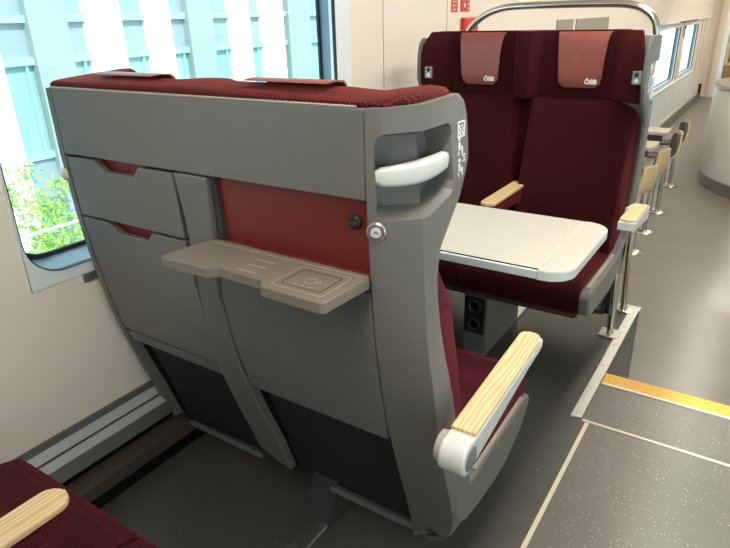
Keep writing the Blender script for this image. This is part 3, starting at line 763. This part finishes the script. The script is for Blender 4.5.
plate('wall_panel', 5.46,5.93,1.0,1.375,'greypanel','smaller grey panel on the far wall above the facing seats','panel', t=.01)
plate('wall_panel', 6.03,7.25,1.0,1.372,'greypanel','wider grey panel on the far wall above the facing seats','panel', t=.01)
hm = thing('window_hammer', 'small red emergency hammer between the far windows', 'hammer', (-1.66,12.95,.93))
obj('handle', B(0,.02,-.02,.02,0,.16), 'sign', hm, bev=.004)
obj('head', B(0,.03,-.05,.05,.16,.20), 'rubber', hm, bev=.004)

# ---------------------------------------------------------------- low area: tables, perch seats, counter
def bistro_table(x1, y0, y1, lab):
    tt = thing('bistro_table', lab, 'table', (-1.68,(y0+y1)/2,-.6), 0, 'grey tables by the far wall')
    h = (y1-y0)/2; w_ = x1+1.68
    obj('tabletop', PR(rrect(.0, w_, -h, h, .03, 4), 'z', .695, .73), 'tabgrey', tt, bev=.004)
    obj('support_rail', B(.02,w_-.06,-h+.06,-h+.10,.62,.695), 'pad', tt)
    obj('leg', tube(bmesh.new(), [(w_-.25,0,.01),(w_-.25,0,.695)], .02, 12), 'chrome', tt)
    obj('foot', lathe(bmesh.new(), [(0,0),(.10,0),(.10,.01),(.03,.02),(0,.02)], (w_-.25,0,0), 'z', 24), 'chrome', tt)
bistro_table(-.97, 6.76, 7.15, 'nearer grey table by the far wall beyond the facing seats')
bistro_table(-.98, 7.70, 8.05, 'farther grey table by the far wall beyond the facing seats')
def perch(x, y, px, py, rot, lab, hz=.0):
    p = thing('perch_seat', lab, 'stool', (px,py,-.6), 0, 'plywood perch seats on steel posts')
    dx, dy = x-px, y-py
    obj('post', tube(bmesh.new(), [(0,0,.01),(0,0,.45)], .022, 14), 'chrome', p)
    obj('post', tube(bmesh.new(), [(-.07,.03,.01),(-.07,.03,.45)], .012, 10), 'chrome', p)
    obj('base', lathe(bmesh.new(), [(0,0),(.095,0),(.098,.006),(.085,.016),(.03,.03),(0,.03)], (0,0,0), 'z', 28), 'chrome', p)
    Rz = Matrix.Translation((dx,dy,hz)) @ Matrix.Rotation(rot, 4, 'Z')
    # shell: seat then curved-up back, faces local -y... built as a bent board
    sec = [(-.15,.45),(-.12,.44),(.0,.44),(.10,.45),(.15,.48),(.175,.53),(.19,.62),(.20,.74)]
    def board(t, sec, hw, z1r=0):
        bm = bmesh.new(); grid = []
        for j, (yy, zz) in enumerate(sec):
            k = j/(len(sec)-1); h = hw*(1-.0*k)
            grid.append([(h*u*(1 - (.18 if j == len(sec)-1 and abs(u) == 1 else 0)), yy - .02*(u*u)*k, zz - (.012 if j == len(sec)-1 and abs(u)==1 else 0)) for u in (-1,-.6,-.2,.2,.6,1)])
        A = [[bm.verts.new(q) for q in r] for r in grid]
        f = [];
        for j in range(len(sec)-1):
            for i in range(5): f.append(bm.faces.new((A[j][i],A[j][i+1],A[j+1][i+1],A[j+1][i])))
        bmesh.ops.recalc_face_normals(bm, faces=bm.faces[:])
        bmesh.ops.solidify(bm, geom=bm.faces[:], thickness=t)
        bmesh.ops.transform(bm, matrix=Rz, verts=bm.verts[:]); return bm
    obj('plywood_shell', board(.018, sec, .135), 'plywood', p, ang=50)
    sec2 = [(a-.022*min(1,max(0,(b-.45)/.1)), b+.022*(1-min(1,max(0,(b-.45)/.1)))) for a, b in sec[:-1]]+[(.175,.71)]
    obj('grey_pad', board(.022, sec2, .118), 'pad', p, ang=50)
perch(-1.0, 5.95, -.85, 5.63, math.radians(-108), 'plywood perch seat half hidden behind the facing seat')
perch(-.99, 6.55, -.86, 6.25, math.radians(-106), 'plywood perch seat turned to the wall, showing its pale back board', .04)
perch(-1.0, 7.45, -.87, 7.0, math.radians(-68), 'plywood perch seat with grey pad, third along from the facing seat', .05)
perch(-1.03, 8.25, -.93, 8.20, math.radians(-66), 'farthest plywood perch seat with grey pad, nearest the counter', .05)

ct = thing('bistro_counter', 'white rounded bistro counter at right with grey top', 'counter', (.62,8.85,-.6))
R_ = 1.3
obj('counter_body', lathe(bmesh.new(), [(R_-.02,.14),(R_,.15),(R_,1.15),(R_-.02,1.16)], (0,0,0), 'z', 96), 'counter', ct)
obj('plinth', lathe(bmesh.new(), [(R_-.01,0),(R_-.01,.14)], (0,0,0), 'z', 96), 'plinth', ct)
obj('counter_rim', lathe(bmesh.new(), [(R_+.01,1.16),(R_+.02,1.165),(R_+.02,1.19),(R_+.01,1.195)], (0,0,0), 'z', 96), 'plinth', ct)
obj('counter_top', lathe(bmesh.new(), [(R_+.0,1.195),(R_+.01,1.198),(R_+.0,1.202)], (0,0,0), 'z', 96), 'countertop', ct)
# trim counter to the carriage width
for o in ct.children:
    bm = bmesh.new(); bm.from_mesh(o.data)
    r = bmesh.ops.bisect_plane(bm, geom=bm.verts[:]+bm.edges[:]+bm.faces[:], plane_co=(.62,0,0), plane_no=(1,0,0), clear_outer=True)
    bmesh.ops.holes_fill(bm, edges=[e for e in bm.edges if len(e.link_faces) == 1]); bm.to_mesh(o.data); bm.free()
cb = thing('bistro_cabinet', 'brown wooden shelf cabinet with a pale end post behind the counter', 'cabinet', (.15,10.6,-.6))
bm = bmesh.new(); box(bm, -.91,.9,.0,.5,0,1.25); obj('base_unit', bm, 'wood_dark', cb)
bm = bmesh.new()
for z in (1.25,1.62,1.95,2.3): box(bm, -.91,.9,.02,.5,z,z+.03)
for x in (-.91,-.50,.0,.45,.87): box(bm, x,x+.03,.0,.5,1.25,2.6)
obj('shelf_frame', bm, 'wood', cb)
obj('cabinet_back', B(-.91,.9,.5,.53,1.25,2.6), 'greypanel', cb)
obj('end_post', B(-.975,-.915,-.05,.55,0,2.85), 'surround', cb, bev=.01)

# ---------------------------------------------------------------- ceiling lights
for (x, y0, y1, lab) in ((-.25,.2,3.3,'long warm ceiling light above the near seats and the table'),(-.25,-2.3,-.1,'short warm ceiling light above the rearmost double seat'),
                    (-.25,3.6,10.,'long warm ceiling light above the low bistro area'),(-.25,10.6,17.,'long warm ceiling light in the far end of the carriage')):
    q = thing('ceiling_light', lab, 'lamp', (x,(y0+y1)/2,2.3))
    h = (y1-y0)/2
    obj('housing', B(-.13,.13,-h-.02,h+.02,-.02,0), 'ceil', q)
    obj('diffuser', B(-.11,.11,-h,h,-.03,-.02), 'lamp', q)

# ---------------------------------------------------------------- outside
FX = -7.0
struct('ground', B(-40,-2.2,-20,60,-1.6,-1.5), 'concrete')
fb = thing('office_building', 'pale office facade with white pillars and blue window bands outside', 'building', (FX,7,-1.5))
def FB(y0, y1, z0, z1, x0, x1): return B(x0, x1, y0-7, y1-7, z0+1.5, z1+1.5)
glass_seg = [(-6,3.1),(3.5,3.94),(4.40,4.66),(5.04,5.52),(5.79,6.2),(6.65,7.03),(7.29,7.72),(8.06,8.33),(8.9,9.4),(9.8,10.4),(10.8,12)]+[(12.4+1.4*i,13.4+1.4*i) for i in range(22)]
pw = [(12+1.4*i,12.4+1.4*i) for i in range(22)]+[(3.1,3.5),(4.66,5.04),(5.52,5.79),(7.03,7.29),(7.72,8.06),(9.4,9.8),(10.4,10.8)]
pp_ = [(3.94,4.40),(6.2,6.65),(8.33,8.9)]
obj('wall', FB(-6,45,-1.5,7,-.6,-.30), 'facade_pale', fb)
for a, b in pw: obj('pillar', FB(a,b,-1.5,7,-.3,.12), 'facade_white', fb)
for a, b in pp_: obj('pillar', FB(a,b,-1.5,7,-.3,.0), 'facade_pale', fb)
for i, (a, b) in enumerate(glass_seg):
    obj('window_pane', FB(a,b,1.07,7,-.3,-.12), 'facade_glass', fb)
    obj('window_pane', FB(a,b,.05,1.07,-.3,-.12), 'facade_teal', fb)
    obj('spandrel', FB(a,b,-1.5,.05,-.3,-.10), 'facade_glass', fb)
for z in (.0,1.04,1.48,1.92,2.36,2.8,3.24):
    for a, b in glass_seg: obj('beam', FB(a,b,z,z+.075,-.12,-.06), 'facade_beam', fb)
for a, b in glass_seg:
    obj('mullion', FB(b-.10,b-.07,.05,1.07,-.12,-.08), 'facade_beam', fb)
# hand rail outside
tr2 = thing('platform_railing', 'thin pale railing outside the window among the shrub', 'railing', (-3.6,2.2,-1.5))
bm = tube(bmesh.new(), [(0,-4,1.79),(0,8,1.79)], .010, 8); obj('top_rail', bm, 'white', tr2)
for i in range(-3, 8, 2): obj('rail_post', tube(bmesh.new(), [(0,i,0),(0,i,1.79)], .012, 8), 'white', tr2)
# shrub
def shrub(x, y, h, spread, nstem, lab):
    t_ = thing('shrub', lab, 'shrub', (x,y,-1.5))
    st_ = bmesh.new(); lf = bmesh.new()
    rnd = random.Random(int(x*100+y*10))
    for _ in range(nstem):
        p = Vector((rnd.uniform(-.08,.08), rnd.uniform(-spread*.6,spread*.6), 0)); d = Vector((rnd.uniform(-.15,.15), rnd.uniform(-.22,.22), 1)).normalized()
        H_ = h*rnd.uniform(.6,1); path = [p.copy()]; k = 14
        for i in range(k):
            d = (d + Vector((rnd.uniform(-.12,.12), rnd.uniform(-.22,.22), .08))).normalized(); p = p + d*H_/k; path.append(p.copy())
            if i > 4 or rnd.random() < .5:
                for _b in range(2):
                    bd = Vector((rnd.uniform(-1,1), rnd.uniform(-1,1), rnd.uniform(.1,1))).normalized(); L_ = rnd.uniform(.08,.24)
                    q = p + bd*L_; tube(st_, [p, p+bd*L_*.5+Vector((0,0,.01)), q], [.004,.003,.002], 4)
                    for _l in range(26):
                        c = p + bd*L_*rnd.uniform(.25,1.1) + Vector([rnd.gauss(0,.035) for _ in range(3)])
                        a = Vector([rnd.gauss(0,1) for _ in range(3)]).normalized(); b2 = a.orthogonal().normalized()
                        ln, wd = rnd.uniform(.016,.034), rnd.uniform(.007,.013)
                        lf.faces.new([lf.verts.new(v) for v in (c-a*ln, c+b2*wd, c+a*ln, c-b2*wd)])
        tube(st_, path, [.008*(1-.7*i/len(path)) for i in range(len(path))], 5)
    obj('stem', st_, 'branch', t_); obj('foliage', lf, 'leaf', t_)
shrub(-4.1, 1.98, 2.10, .22, 6, 'sparse light green shrub outside the window, left of the seat edge')
shrub(-4.7, 2.72, 2.05, .25, 6, 'sparse light green shrub outside, against the edge of the seat back')
shrub(-5.1, 1.75, 2.0, .25, 5, 'sparse light green shrub outside, at the window edge by the wall')

# ---------------------------------------------------------------- light
w = bpy.data.worlds.new('sky'); bpy.context.scene.world = w; w.use_nodes = True
bg = w.node_tree.nodes['Background']; bg.inputs[0].default_value = (.78,.92,1,1); bg.inputs[1].default_value = 3.0
sl = bpy.data.lights.new('sun', 'SUN'); sl.energy = 7; sl.angle = math.radians(3); sl.color = (1,.96,.88)
so = bpy.data.objects.new('sun', sl); C.objects.link(so); so.rotation_euler = Vector((.75,-.35,.9)).to_track_quat('Z','Y').to_euler()

# ---------------------------------------------------------------- camera
cd = bpy.data.cameras.new('camera'); cam = bpy.data.objects.new('camera', cd); C.objects.link(cam)
r = Vector((.83462,.55018569,-.02655323)); u = Vector((-.19590914,.34155357,.91921748)); f = Vector((-.51480965,.76199532,-.39285386))
cam.matrix_world = Matrix(((r.x,u.x,-f.x,0),(r.y,u.y,-f.y,0),(r.z,u.z,-f.z,1.45),(0,0,0,1)))
cd.sensor_width = 36; cd.lens = 604.109*36/730; cd.clip_start = .01; cd.clip_end = 200
sc_ = bpy.context.scene; sc_.camera = cam
sc_.view_settings.view_transform = 'Standard'; sc_.view_settings.look = 'None'; sc_.view_settings.gamma = 1; sc_.view_settings.exposure = 0
sc_.cycles.use_denoising = True
sc_.cycles.max_bounces = 8
